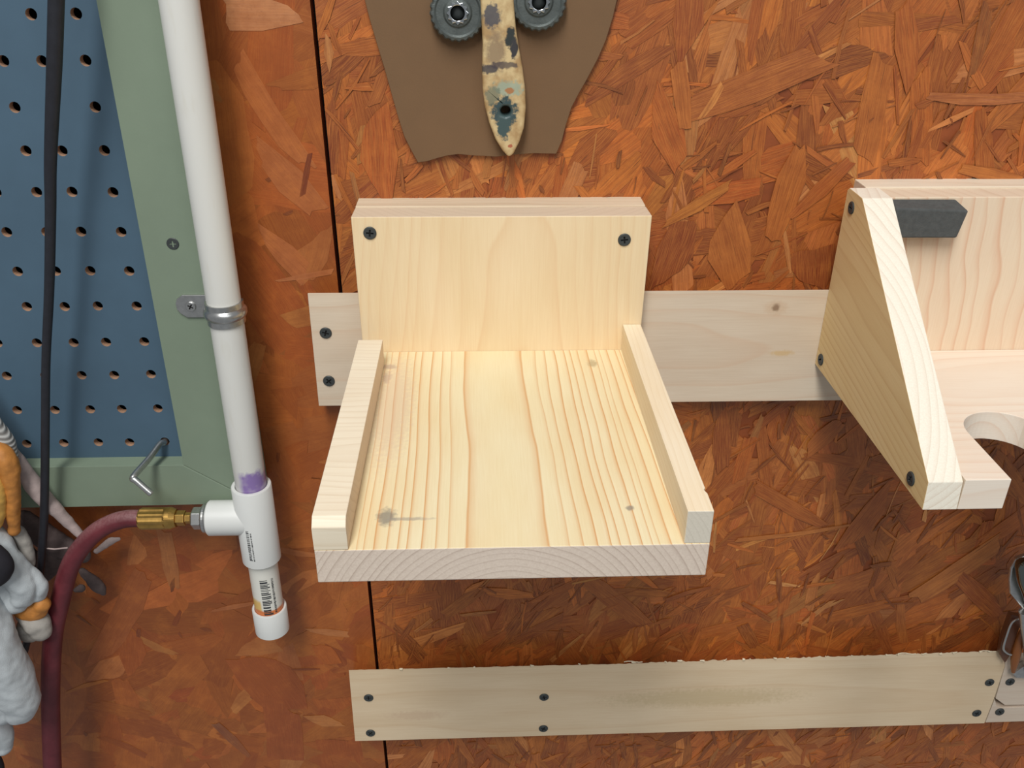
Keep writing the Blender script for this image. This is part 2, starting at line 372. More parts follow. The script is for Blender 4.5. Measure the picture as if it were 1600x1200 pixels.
hand(SL, [
    (352, 20, 462, 22, 54, (202, 142, 98)), (366, 96, 475, 262, 36, (184, 108, 58)), (405, 235, 500, 330, 54, (180, 106, 60)),
    (484, 240, 472, 306, 9, (98, 36, 26)), (410, 365, 478, 428, 40, (182, 108, 62)), (432, 440, 520, 425, 10, (190, 118, 72)),
    (256, 830, 272, 918, 24, (176, 112, 64)), (270, 905, 268, 925, 8, (80, 42, 26)), (336, 1130, 390, 1182, 17, (122, 76, 54)),
    (395, 1030, 455, 1110, 90, (150, 72, 34)), (480, 1125, 530, 1130, 26, (190, 124, 68)), (500, 1010, 520, 1038, 34, (178, 92, 34)),
    (100, 1082, 165, 1062, 9, (190, 116, 44)), (330, 955, 400, 942, 10, (178, 112, 70)), (282, 955, 272, 978, 8, (96, 34, 24)),
    (480, 985, 545, 992, 14, (196, 130, 78)), (440, 1100, 448, 1190, 60, (152, 74, 36)), (528, 880, 520, 935, 26, (172, 98, 44)),
    (120, 962, 142, 978, 5, (84, 44, 26)), (455, 1047, 500, 1046, 5, (104, 44, 30)), (150, 1040, 230, 900, 40, (160, 88, 46))])
SL.build(MS_L, pl)

# ------------------------------------------------------------------ screws
def screw_mesh():
    me = None; R_ = 4.1
    cr = .55; a = 2.3
    cross = [(cr, cr), (cr, a), (-cr, a), (-cr, cr), (-a, cr), (-a, -cr), (-cr, -cr), (-cr, -a), (cr, -a), (cr, -cr), (a, -cr), (a, cr)]
    bm = MB(); bm.add(*plate(circ(0, 0, 3.7, 24), [cross], fXZ, -.95, -.05))
    V, F = lathe((0, 0, 0), (0, 1, 0), [(3.7, -.95), (R_, -.55), (R_, .2), (1.6, 2.6), (1.2, 6), (1.2, 12)], 24); F = F[:-2]+F[-1:]
    bm.add(V, F); bm.add(*boxm(-2.4, 2.4, -.12, -.02, -2.4, 2.4)); return bm
SCR = screw_mesh()
SCREW_ME = {}
def screw(parent, p, facing=(0, -1, 0), turn=0, scale=1, mat='screw'):
    """p: centre of the head on the surface; all screws share one mesh"""
    key = mat
    if key not in SCREW_ME:
        me = bpy.data.meshes.new('screw'); me.from_pydata([tuple(v*S) for v in SCR.v], [], SCR.f); me.materials.append(M[mat]); me.materials.append(M['dark']); SCREW_ME[key] = me
        for pg in me.polygons[-6:]: pg.material_index = 1  # cross recess coloured near-black, its shade painted in
    o = bpy.data.objects.new('screw', SCREW_ME[key]); scene.collection.objects.link(o); o.parent = parent
    q = Vector((0, -1, 0)).rotation_difference(Vector(facing))
    o.rotation_mode = 'QUATERNION'
    from mathutils import Quaternion
    o.rotation_quaternion = q @ Quaternion((0, 1, 0), turn)
    o.location = Vector(p)*S-wloc(parent); o.scale = (scale,)*3; return o

# ------------------------------------------------------------------ cleats on the wall
CR = (222, 208, 184)
def cleat(outline_px, mat, name, label, base):
    t = empty(name, base); tag(t, label, 'cleat', 'wall cleats')
    pts = [at(x, y, -19) for x, y in outline_px]; return t, [(p.x, p.z) for p in pts]
# upper cleat, bevelled so that its top leans back behind the front edge
base = at(483, 624, 0)
uc = empty('wall_cleat', base); tag(uc, 'pale pine cleat behind both shelves, upper strip screwed to the wall', 'cleat')
tl, bl = at(479.5, 450, -19), at(497, 624, -19)
zt, zb = 34.8, -51.6; xr = 640
v = [(tl.x, -19, zt), (xr, -19, zt-1), (xr, -19, zb-1), (bl.x, -19, zb), (tl.x, 0, zt-24), (xr, 0, zt-25), (xr, 0, zb-1), (bl.x, 0, zb)]
M['uc'] = wood('pale_pine_cleat', 'x', (-60, -8), 7, (222, 206, 184), (212, 193, 170), (206, 172, 142), base, amount=.5, warp=6, wob=.012, lf=.004,
               stains=[((at(1213, 481, -19)), (3.2, 4, 3.2), (72, 46, 34), .95), (at(1222, 552, -19), (9, 6, 2.5), (206, 170, 110), .6), (at(1213, 481, -19), (9, 6, 6), (200, 168, 136), .45)], seed=3)
obj('cleat_board', v, [(0,1,2,3),(4,7,6,5),(0,4,5,1),(1,5,6,2),(2,6,7,3),(3,7,4,0)], M['uc'], uc, bevel=.4)
for k, q in enumerate(((509, 520), (514, 595))): screw(uc, at(*q, -19), turn=.6*k+.3)

rr = random.Random(3)
def rough_line(p0, p1, n, amp):
    out = []
    for i in range(n+1):
        t = i/n; j = rr.uniform(-1, 1)*amp if 0 < i < n else 0
        if rr.random() < .08 and 0 < i < n: j += rr.uniform(.5, 1.6)*amp*1.6
        out.append((p0[0]+(p1[0]-p0[0])*t, p0[1]+(p1[1]-p0[1])*t+j))
    return out
def P2(x, y, Y=-19): p = at(x, y, Y); return (p.x, p.z)
base = at(555, 1158, 0)
lc = empty('wall_cleat', base); tag(lc, 'long tan cleat with a rough sawn top edge and six screws, lower strip', 'cleat')
out = [P2(555, 1158)]+[P2(545, 1047)]+rough_line(P2(547, 1047), P2(940, 1038), 70, .22)+rough_line(P2(941, 1038), P2(1566, 1017), 150, .5)+[P2(1570, 1040), P2(1553, 1092), P2(1538, 1130)]
M['lc'] = wood('tan_pine_cleat', 'x', (-70, -360), 9, (228, 206, 174), (218, 194, 160), (204, 170, 130), base, amount=.35, warp=6, wob=.01, lf=.003, seed=5,
               stains=[(at(650, 1118, -19), (30, 5, 6), (206, 176, 146), .5), (at(1100, 1090, -19), (90, 5, 12), (190, 168, 126), .5)])
fBEV = lambda a, b, d: (a, d, b-(24 if d > -1 and b > -345 else 0))
obj('cleat_board', *plate(out, [], fBEV, -19, 0), M['lc'], lc)
fr_ = MB()                                   # fuzz left by the saw along the top edge
for px in [628, 700, 742, 830, 905, 990, 1040, 1065, 1100, 1130, 1160, 1172, 1210, 1232, 1290, 1330, 1385, 1403, 1440, 1470, 1490, 1530, 1546]:
    q = at(px, 1047-(px-545)*.0297+1, -19.2); rad = rr.uniform(.5, 1.3)
    fr_.add(*tube([tuple(q+Vector((rr.uniform(-2, 2)*k, -rr.uniform(0, .8), rr.uniform(-.2, .7)*k)))+(rad*(1-.25*k),) for k in range(3)], 6))
for px in (975, 1403, 1530):
    q = at(px, 1047-(px-545)*.0297, -19.4); fr_.add(*tube([tuple(q+Vector((k*3.2, -.3*math.sin(k), 1.1*math.sin(k*1.1))))+(.45,) for k in range(6)], 6))
fr_.build('splinter_fuzz', plain('splinters', (226, 214, 186), .8), lc, smooth=True).__setitem__('kind', 'stuff')
for k, q in enumerate(((576, 1090), (579, 1145), (850, 1089), (849, 1138), (1546, 1066), (1526, 1114))): screw(lc, at(*q, -19), turn=k*.7)
base = at(1600, 1126, 0)
lc2 = empty('wall_cleat', base); tag(lc2, 'short pale cleat piece with a split, butted against the right end of the lower strip', 'cleat')
M['lc2'] = wood('pinkish_pine_cleat', 'x', (-60, -430), 8, (216, 200, 182), (206, 188, 168), (196, 168, 146), base, amount=.35, seed=6)
xr2 = 760
a_, b_, c_ = P2(1570.5, 1040), P2(1554.5, 1092), P2(1540, 1129)
out = [c_, b_, P2(1557, 1098), P2(1566, 1103), P2(1575, 1103.5), (xr2, P2(1600, 1100)[1]-1), (xr2, c_[1]+2)]
obj('lower_half', *plate([c_, b_]+[P2(1557, 1104), P2(1568, 1106)]+[(xr2, P2(1600, 1100.6)[1]), (xr2, c_[1]+2)], [], fXZ, -19, 0), M['lc2'], lc2, bevel=.25)
obj('upper_half', *plate([P2(1555.5, 1091), P2(1570.5, 1040), P2(1572, 1020), (xr2, P2(1572, 1020)[1]), (xr2, P2(1600, 1099.6)[1]), P2(1570, 1101.4)], [], fBEV, -19.3, 0), M['lc2'], lc2, bevel=.25)
for k, q in enumerate(((1578, 1065), (1562, 1112))): screw(lc2, at(*q, -19.2), turn=k)

# ------------------------------------------------------------------ the small pine shelf in the middle
base = (92, 0, -19)
sh = empty('wall_shelf', base); tag(sh, 'new pine shelf with two side rails and tall screwed back board, empty, in the middle', 'shelf')
KN = (150, 140, 132)
M['base'] = wood('pine_base_board', 'y', (88, -57.4), 3.5, (233, 223, 188), (229, 212, 170), (204, 144, 84), base, amount=.95, warp=1.3, tilt=(.02, .0), lf=.0045, wob=.014, smear=.10,
                 endc=(222, 206, 190), endk=(150, 126, 110), seed=1, wline=.11,
                 stains=[((31, -220, 0), (5, 8, 4), (120, 118, 112), .75), ((41, -222, 0), (14, 1.6, 4), (150, 144, 134), .6), ((19, -60, 0), (6, 4, 4), (160, 136, 126), .6), ((19, -75, 0), (3, 9, 4), (176, 150, 134), .6),
                         ((150.5, -58, 0), (3.5, 6, 4), (170, 152, 116), .7), ((151, -216, 0), (2.2, 2.6, 4), (140, 132, 120), .8), ((25, -110, 0), (14, 70, 4), (206, 182, 160), .45)])
obj('base_board', *boxm(0, 184.2, -245, -38, -19, 0), M['base'], sh, bevel=.5)
M['back'] = wood('pine_back_board', 'z', (100, 26), 5.2, (235, 214, 178), (230, 207, 168), (216, 174, 128), base, amount=.42, warp=3.5, tilt=(.0, -.07), lf=.005, wob=.008,
                 endc=(214, 196, 172), endk=(186, 166, 142), seed=2, wline=.18)
v = [(.2, -38, -19), (184, -38, -19), (184, -19, -19), (.2, -19, -19), (-1, -38, 92.6), (185.6, -38, 92.6), (185.0, -19, 92.6), (-.6, -19, 92.6)]
obj('back_board', v, HEX, M['back'], sh, bevel=.5)
M['hc'] = wood('pine_hanging_cleat', 'x', (-40, 60), 5, (222, 206, 180), (212, 194, 168), (190, 162, 132), base, amount=.5, seed=4)
v = [(-.4, -19, 36), (184.6, -19, 36), (184.6, 0, 18), (-.4, 0, 18), (-.4, -19, 93.4), (184.6, -19, 93.4), (184.6, 0, 93.4), (-.4, 0, 93.4)]
obj('hanging_cleat', v, HEX, M['hc'], sh, bevel=.5)
M['rl'] = wood('crosscut_rail', 'x', (-190, 40), 4.6, (238, 228, 206), (228, 214, 190), (206, 184, 154), base, amount=.45, endc=(226, 206, 182), endk=(200, 176, 150), seed=8, warp=8)
obj('side_rail', *plate([(-56, .1), (-245, .1), (-245.3, 13.2), (-241.5, 17.2), (-56, 17.6)], [], lambda a, b, d: (d+(.9*(a+56)/189 if d > 5 else 0)*-0.0, a, b), 0, 15.6), M['rl'], sh, bevel=.4)
M['rr'] = wood('long_grain_rail', 'y', (150, -8), 2.7, (240, 229, 206), (236, 218, 186), (214, 188, 146), base, amount=.38, endc=(214, 206, 190), endk=(176, 166, 150), seed=9, warp=3)
obj('side_rail', *plate([(172, -38.2), (172, -244.6), (184.2, -244.8), (184.3, -230.5), (183.2, -227.5), (184.2, -226), (184.0, -120), (184.0, -38.2)], [], fXY, .1, 18.6), M['rr'], sh, bevel=.4)
for k, q in enumerate(((578, 364), (975.5, 374.5))): screw(sh, at(*q, -38), turn=.1-.2*k)

# ------------------------------------------------------------------ tool holder on the right
base = (430, 0, -22)
th = empty('tool_holder', base); tag(th, 'pine tool holder with slanted side and slotted ledge, cut by the right edge', 'shelf')
M['side'] = wood('pine_side_panel', 'y', (285, 60), 4.4, (234, 208, 158), (228, 200, 146), (190, 140, 84), base, amount=.5, rot=math.radians(10), warp=3, lf=.005, wob=.01, er=(.42, .55),  # tan of the broad faces holds their shade, sawn edges coloured pale as lit
                 endc=(240, 234, 218), endk=(202, 176, 152), seed=11, smear=.1)
SIDE = [(-19.3, -22), (-192.3, -22), (-191, -5), (-43.5, 104.8), (-22.5, 105.2), (-19.3, 103)]
def side_panel(x0, x1):
    V, F = plate(SIDE, [], fYZ, x0, x1); return obj('side_panel', V, F, M['side'], th, bevel=.4)
side_panel(313.9, 332.8); side_panel(560, 579)
M['hb'] = wood('pine_holder_back', 'z', (300, 40), 10, (234, 216, 190), (230, 208, 182), (214, 164, 130), base, amount=.7, warp=9, tilt=(.08, .1), lf=.009, wob=.012,
               endc=(226, 208, 184), endk=(204, 176, 148), seed=12, wline=.14)
obj('back_board', *boxm(333, 559.8, -38, -19, -22, 103.6), M['hb'], th, bevel=.5)
M['hh'] = wood('pine_holder_cleat', 'x', (-30, 40), 6, (234, 222, 202), (226, 212, 190), (206, 178, 150), base, amount=.35, seed=13)
v = [(325.6, -19, 36), (566, -19, 36), (566, 0, 18), (325.6, 0, 18), (325.6, -19, 104.8), (566, -19, 104.8), (566, 0, 104.8), (325.6, 0, 104.8)]
obj('hanging_cleat', v, HEX, M['hh'], th, bevel=.5)
def slot(cx, r_=23.2, yc=-144.6):
    pts = [(cx-r_, -192.2)]+[(cx+r_*math.cos(a), yc+r_*math.sin(a)) for a in [math.pi-math.pi*i/24 for i in range(25)]]+[(cx+r_, -192.2)]
    return pts
out = [(333, -38.2), (333, -192.2)]+slot(381)+slot(470)+[(559.8, -192.2), (559.8, -38.2)]
M['ledge'] = wood('pine_ledge', 'x', (-80, -45), 6.5, (238, 227, 212), (234, 219, 202), (220, 184, 156), base, amount=.42, warp=5, endc=(222, 206, 184), endk=(190, 166, 142), seed=14, wob=.012, wline=.2)
obj('ledge', *plate(out, [], fXY, -22, -3), M['ledge'], th, bevel=.4)
for k, (y_, z_) in enumerate(((-31, 94.8), (-28.4, -14.1), (-174.4, -13.9))): screw(th, (313.9, y_, z_), (-1, 0, 0), turn=k)

# rubber block stuck in the upper corner of the holder
a_, b_ = at(1503, 371, -51), at(1518, 319, -51)
base = ((333.2+378)/2, -38, 78)
rb = obj('rubber_block', [(333.3, -51, 81.5), (375.4, -51, 81.2), (376.2, -38.1, 82), (333.3, -38.1, 82), (333.3, -50.5, 100.4), (379.2, -50.5, 98.6), (375.6, -38.1, 102.6), (333.3, -38.1, 102.8)], HEX, M['rubber'], None, bevel=1.2, base=base, segs=3)
tag(rb, 'dark grey rubber block in the upper corner of the right tool holder', 'block')

# ------------------------------------------------------------------ pegboard with green frame
YB, YF = -22, -34
base = at(200, 790, 0)
pb = empty('pegboard', base); tag(pb, 'blue pegboard in a sage green frame at the left edge', 'pegboard')
zr = [at(x, y, YB).z for x, y in ((114, 22), (130, 95), (145, 167), (159, 235), (173, 300), (187, 362), (200, 423), (212, 478), (223, 534), (235, 585), (247, 638), (257, 690))]
dz = (zr[0]-zr[-1])/11
zs = [zr[0]+dz*k for k in (3, 2, 1)]+zr
zs += [zr[-1]-dz]
xc = [at(x, 638, YB).x for x in (247, 190, 141, 85, 26)]
xs = xc+[xc[-1]-25.4*k for k in range(1, 8)]
ZI = at(283, 713, YB).z                      # where the rail's ledge meets the board
holes = []
for z in zs[:-1]:
    for x in xs: holes.append(circ(x+rnd.uniform(-.25, .25), z+rnd.uniform(-.25, .25), 3.3, 14))
xe = at(283, 712, YF).x
V, F = plate([(-470, ZI-20), (xe+20, ZI-20), (xe+20, 330), (-470, 330)], holes, fXZ, YB, YB+5)
pn = obj('perforated_panel', V, F, M['blue'], pb); pn.data.materials.append(M['fibre'])
for p in pn.data.polygons:
    c = p.center*1000+Vector(base); 
    if abs(p.normal.y) < .5 or c.y > YB+4.5: p.material_index = 1
obj('shade_sheet', *boxm(-470, xe+18, -6, -.2+-1.6, ZI-20, 330), M['dark'], pb)  # near-black sheet added as the shade seen through the holes
xb0, xb1 = at(150, 0, YF).x, at(283, 712, YF).x
zr0 = at(292, 727, YF).z; zb0 = at(200, 789.5, YF).z
xo = -86.0
st = [(at(150, 0, YF).x+.0, 330), (xb1+.4, zr0), (xo+.5, zb0), (xo, 330)]
st[0] = (xb0+(xb0-xb1)*.36, 330)
obj('frame_stile', *plate(st, [], fXZ, YF, -2), M['green'], pb, bevel=.6)
obj('frame_rail', *plate([(-470, zr0), (xb1+.1, zr0), (xo+.1, zb0-.1), (-470, zb0-1.5)], [], fXZ, YF, -2), M['green'], pb, bevel=.6)
screw(pb, at(270, 381, YF-.1)+Vector((0, .5, 0)), scale=.95)

# peg hook
h0 = at(257, 689, YB); h1 = at(207, 746, -62); h2 = at(236, 771, -66)
pth = [tuple(h0+Vector((0, 6, 0)))+(2.2,), tuple(h0+Vector((0, -2, 0)))+(2.2,), tuple(h0+(h1-h0)*.12+Vector((0, -1, 1.5)))+(2.2,), tuple(h0+(h1-h0)*.5)+(2.2,), tuple(h0+(h1-h0)*.92)+(2.2,), tuple(h1+Vector((0, 0, -1.2)))+(2.2,), tuple(h1+(h2-h1)*.15)+(2.2,), tuple(h1+(h2-h1)*.6)+(2.2,), tuple(h2)+(2.2,), tuple(h2+(h2-h1).normalized()*.4)+(1.3,)]
hk = obj('peg_hook', *tube(spline(pth, 6), 14), M['zinc'], None, smooth=True, base=h0)
tag(hk, 'bent zinc wire hook in the lowest pegboard hole', 'hook')

# ------------------------------------------------------------------ PVC air line
pa = at(279.5, 0, -45.5); pbm = at(390.5, 745, -45.5)
ax = (pbm-pa).normalized()
def onax(py):                                # axis point at a picture row
    best = None
    t0, t1 = 0, 900
    for _ in range(40):
        tm = (t0+t1)/2; q = pa+ax*tm; d = q-Vector(CAM); yy = 600-FPX*d.dot(UP)/d.dot(FW)
        if yy < py: t0 = tm
        else: t1 = tm
    return pa+ax*t0
base = onax(998)
pv = empty('air_pipe', base); tag(pv, 'white plastic air pipe with tee fitting and barcode, running down the pegboard frame', 'pipe')
T0 = onax(757); T1 = onax(872); C0 = onax(947); C1 = onax(983)
def pipe_mat():
    t = NT('pvc_with_primer'); p = t.objmm(base); x, y, z = t.sep(p)[:]
    n = t.noise(p, .11, 3, .6); f = t.math('ADD', z, t.math('MULTIPLY', t.math('SUBTRACT', n, .5), 22))
    up = t.math('MULTIPLY', t.rng(f, T0.z+11, T0.z+17, 1, 0), t.rng(x, pbm.x-6, pbm.x-2, .15, 1))
    up = t.math('MULTIPLY', up, t.rng(t.noise(p, .12, 2), .35, .6, .65, 1))
    c = t.mix(up, lin((213, 212, 206)), lin((140, 116, 172)))
    dirt = t.rng(t.noise(t.vec(x, y, t.math('MULTIPLY', z, .2)), .2, 3), .6, .8, 0, .25)
    c = t.mix(dirt, c, lin((196, 190, 172)))
    t.base(c); t.set(Roughness=.33); return t.m
def nip_mat():
    t = NT('pvc_with_label'); p = t.objmm(base); x, y, z = t.sep(p)[:]; n = t.noise(p, .2, 3)
    zz = t.math('ADD', z, t.math('MULTIPLY', t.math('SUBTRACT', n, .5), 4))
    lab = t.math('MULTIPLY', t.rng(zz, C0.z+12, C0.z+15, 1, 0), t.rng(x, C0.x-3.5, C0.x-2, 1, 0))
    c = t.mix(lab, lin((226, 224, 214)), lin((222, 184, 110)))
    c = t.mix(t.rng(zz, C0.z+3.5, C0.z+5, 1, 0), c, lin((214, 122, 66)))
    t.base(c); t.set(Roughness=.35); return t.m
up = pa-ax*120
V, F = lathe(up, ax, [(10.7, 0), (10.7, (T0-up).length+6)], 40); obj('pipe', V, F, pipe_mat(), pv, smooth=True)
V, F = lathe(T1-ax*4, ax, [(10.7, 0), (10.7, (C0-T1).length+10)], 40)
nip = obj('pipe', V, F, nip_mat(), pv, smooth=True); nip['label'] = 'short lower pipe piece with a barcode label'
L_ = (T1-T0).length
def fit(name, o0, o1, ro, ri, closed_end, extra=None):
    L = (o1-o0).length
    pr_ = [(ri, 9), (ri, .6), (ri+.4, 0), (ro-.5, 0), (ro, .6), (ro, L-.8), (ro-.8, L), (ri+.2 if not closed_end else .01, L)]
    if not closed_end: pr_ += [(ri+.2, L-9)]
    V, F = lathe(o0, o1-o0, pr_, 44); F = [f for f in F if len(f) == 4]
    mb = MB().add(V, F)
    if extra: mb.add(*extra)
    o = mb.build(name, M['pvc'], pv)
    o.data.polygons.foreach_set('use_smooth', [True]*len(o.data.polygons))
    m = o.modifiers.new('edges', 'EDGE_SPLIT'); m.split_angle = math.radians(40); return o
bz = at(350, 811, -47); bx0 = at(325.5, 811, -47).x
bc = Vector((pbm.x, -45.5, bz.z))
Lb = bc.x-bx0
fit('tee_fitting', T0, T1, 13.9, 11.0, False, lathe((bc.x, -45.5, bc.z), (-1, 0, 0), [(12.8, 0), (12.8, Lb-.8), (12.1, Lb), (8.6, Lb), (8.6, Lb-6)], 44))
fit('end_cap', C0, C1, 12.9, 10.75, True)
# black print on the fittings: short bars wrapped on the plastic
def bars(name, z0, z1, a0, a1, rad, n, seed):
    r_ = random.Random(seed); mb = MB(); z = z0; cx = onax(900)
    while z > z1:
        h = r_.choice((.5, .5, .9, 1.4))*n; g = r_.choice((.5, .8, 1.1))*n; segs = 5
        aa, ab = a0, a1 if r_.random() > .3 else a0+(a1-a0)*.8
        V = []; 
        tt = (z-pa.z)/ax.z; c = pa+ax*tt
        for zz in (z, z-h):
            for i in range(segs+1):
                a = aa+(ab-aa)*i/segs; V.append((c.x+rad*math.sin(a), c.y-rad*math.cos(a), zz))
        k = segs+1; mb.add(V, [(i, i+1, i+1+k, i+k) for i in range(segs)]); z -= h+g
    return mb.build(name, M['ink'], pv)
bars('barcode', onax(893).z, onax(945).z, -.12, .52, 10.82, 1.1, 4)
bars('barcode_text', onax(893).z, onax(945).z, .66, .82, 10.82, .55, 5)
bars('printed_mark', onax(812).z, onax(858).z, -.36, -.2, 14.02, .62, 6)
bars('printed_mark', onax(815).z, onax(858).z, -.14, -.07, 14.02, .5, 8)
# zinc threaded adapter between tee and hose
ad = Vector((bx0, -45.5, bc.z))
V, F = lathe(ad+Vector((2, 0, 0)), (-1, 0, 0), [(11.6, 0), (11.6, 2.6), (10.8, 3.2), (10.8, 5.2), (9.4, 6.4)], 36)
adp = MB().add(V, F)
adp.add(*lathe(ad+Vector((-4, 0, 0)), (-1, 0, 0), [(7, 0), (8.2, .8), (8.2, 6.6), (7.2, 7.6), (5.4, 7.8)], 6))
adp.build('threaded_adapter', M['zinc'], pv, bevel=.3)['label'] = 'zinc hexagon adapter on the side of the tee'

# strap that holds the pipe
zc = at(352, 498, -57).z; pc = pa+ax*((zc-pa.z)/ax.z)
base = (pc.x, YF, zc)
sp = empty('pipe_strap', base); tag(sp, 'zinc one-hole strap clamping the white pipe to the green frame', 'strap')
def strap_band():
    mb = MB(); n = 30; prof = [(-7.2, 0.0), (-3.6, 0.0), (-2.6, 1.0), (-1.0, 1.7), (1.0, 1.7), (2.6, 1.0), (3.6, 0.0), (7.2, 0.0)]
    V = []; F = []; rows = []
    for i in range(n+1):
        a = math.radians(-112+224*i/n)      # from the frame round the front of the pipe
        for s_, e in ((1, 0), (-1, -1.1)):
            for dz_, b in prof:
                r_ = 11.9+b+e; c = pa+ax*((zc+dz_-pa.z)/ax.z)
                V.append((c.x+r_*math.sin(a), pc.y-r_*math.cos(a), zc+dz_))
    k = len(prof)
    for i in range(n):
        for j in range(k-1):
            a = i*2*k+j; b = (i+1)*2*k+j
            F.append((a, a+1, b+1, b)); F.append((a+k, b+k, b+k+1, a+k+1))
        for j in (0, k-1):
            a = i*2*k+j; b = (i+1)*2*k+j; F.append((a, b, b+k, a+k))
    for i in (0, n):
        for j in range(k-1): a = i*2*k+j; F.append((a, a+1, a+1+k, a+k))
    return mb.add(V, F)
bd = strap_band().build('strap_band', M['zinc'], sp, smooth=True)
bd.modifiers.new('e', 'EDGE_SPLIT').split_angle = math.radians(50)
x0_ = at(276, 478, YF).x; zt_ = at(300, 460, YF).z; zb_ = at(310, 495, YF).z; zm = (zt_+zb_)/2; hh = (zt_-zb_)/2
tab = [(pc.x-10.2, zt_), (x0_+5, zt_), (x0_+1.3, zt_-2.5), (x0_, zm+2), (x0_+.2, zm-2), (x0_+2, zb_+3), (x0_+6, zb_), (pc.x-10.2, zb_)]
obj('strap_tab', *plate(tab, [], fXZ, YF-1.4, YF-.02), M['zinc'], sp, bevel=.35)
M['zs'] = M['zinc']; s_ = screw(sp, at(298, 479, YF-1.6), turn=.5, scale=.82, mat='zs')

# ------------------------------------------------------------------ air hose
fx0, fx1, fx2 = at(218, 809, -45.5).x, at(276, 809, -45.5).x, at(291, 809, -45.5).x
zf = bc.z+.4
base = (at(85, 1200, -50).x, -45, at(85, 1200, -50).z)
ah = empty('air_hose', base); tag(ah, 'dusty dark red rubber air hose with brass end, bending down beside the gloves', 'hose')
hp = [(218, 810, -45.5, 6.2), (200, 810.5, -45.5, 6.3), (178, 816, -45.5, 6.5), (153, 829, -46, 6.6), (132, 849, -47, 6.7), (115, 873, -48, 6.8), (104, 900, -49, 6.9), (94, 940, -50, 7), (84, 985, -52, 7), (80, 1035, -53, 7), (79, 1090, -54, 7), (80, 1145, -55, 7), (82, 1200, -56, 7), (86, 1300, -58, 7), (92, 1400, -60, 7)]
hpts = [tuple(at(x, y, Y))+(rd,) for x, y, Y, rd in hp]; hpts[0] = (fx0+2, -45.5, zf, 6.2)
def hose_mat():
    t = NT('dusty_red_rubber'); p = t.objmm(base); n = t.noise(p, .05, 4, .65); n2 = t.noise(p, .5, 3, .6)
    nr = t.sep(t.tc.outputs['Normal'])
    c = t.mix(t.rng(n, .35, .7), lin((90, 30, 38)), lin((112, 44, 52)))
    dust = t.math('MULTIPLY', t.rng(nr[2], .25, .9), t.rng(n2, .3, .7, .25, .75)); c = t.mix(dust, c, lin((150, 112, 112)))
    t.base(c); t.set(Roughness=.55); t.bump(n2, .15, .3); return t.m
obj('hose', *tube(spline(hpts, 8), 24), hose_mat(), ah, smooth=True)
mb = MB(); n = 36; V = []; F = []           # crimped brass ferrule: lengthwise flutes
prof = [(5.6, 0), (7.2, .2), (7.6, 1.2), (7.6, 18), (8.1, 19.5), (8.1, 22.5), (7.4, 24), (6.4, fx1-fx0)]
for r_, t_ in prof:
    for i in range(n):
        a = 2*math.pi*i/n; f = (1 if (i % 4) < 2 else -1)*(.35 if 1 < t_ < 19 else 0)
        V.append((fx0+t_, -45.5+(r_+f)*math.cos(a), zf+(r_+f)*math.sin(a)))
for j in range(len(prof)-1):
    for i in range(n): F.append((j*n+i, j*n+(i+1) % n, (j+1)*n+(i+1) % n, (j+1)*n+i))
F.append(tuple(range(n))); F.append(tuple(reversed(range((len(prof)-1)*n, len(prof)*n))))
mb.add(V, F).build('ferrule', M['brass'], ah)['label'] = 'fluted brass ferrule'
obj('hex_nut', *lathe((fx1-.5, -45.5, zf), (1, 0, 0), [(4.4, 0), (5.6, .6), (5.6, fx2-fx1-.2), (4.2, fx2-fx1+.4), (4.2, at(300, 809, -45.5).x-fx1)], 6), M['brass'], ah, bevel=.25)

# ------------------------------------------------------------------ black cable hanging before the pegboard
cp = [(92, -120, -66, 4.3), (88, 0, -64, 4.1), (85, 100, -62, 4.0), (79, 250, -58, 3.4), (79, 330, -56, 3.1), (77, 450, -54, 2.9), (72, 560, -52, 2.7), (71, 650, -51, 2.7), (70, 760, -50, 2.8), (67, 840, -47, 2.9), (58, 930, -40, 2.9), (40, 1010, -40, 2.9), (20, 1080, -42, 2.9)]
cb = obj('cable', *tube(spline([tuple(at(x, y, Y))+(rd,) for x, y, Y, rd in cp], 8), 16), M['cable'], None, smooth=True, base=at(70, 800, -50))
tag(cb, 'black rubber cable hanging straight down in front of the pegboard', 'cable')

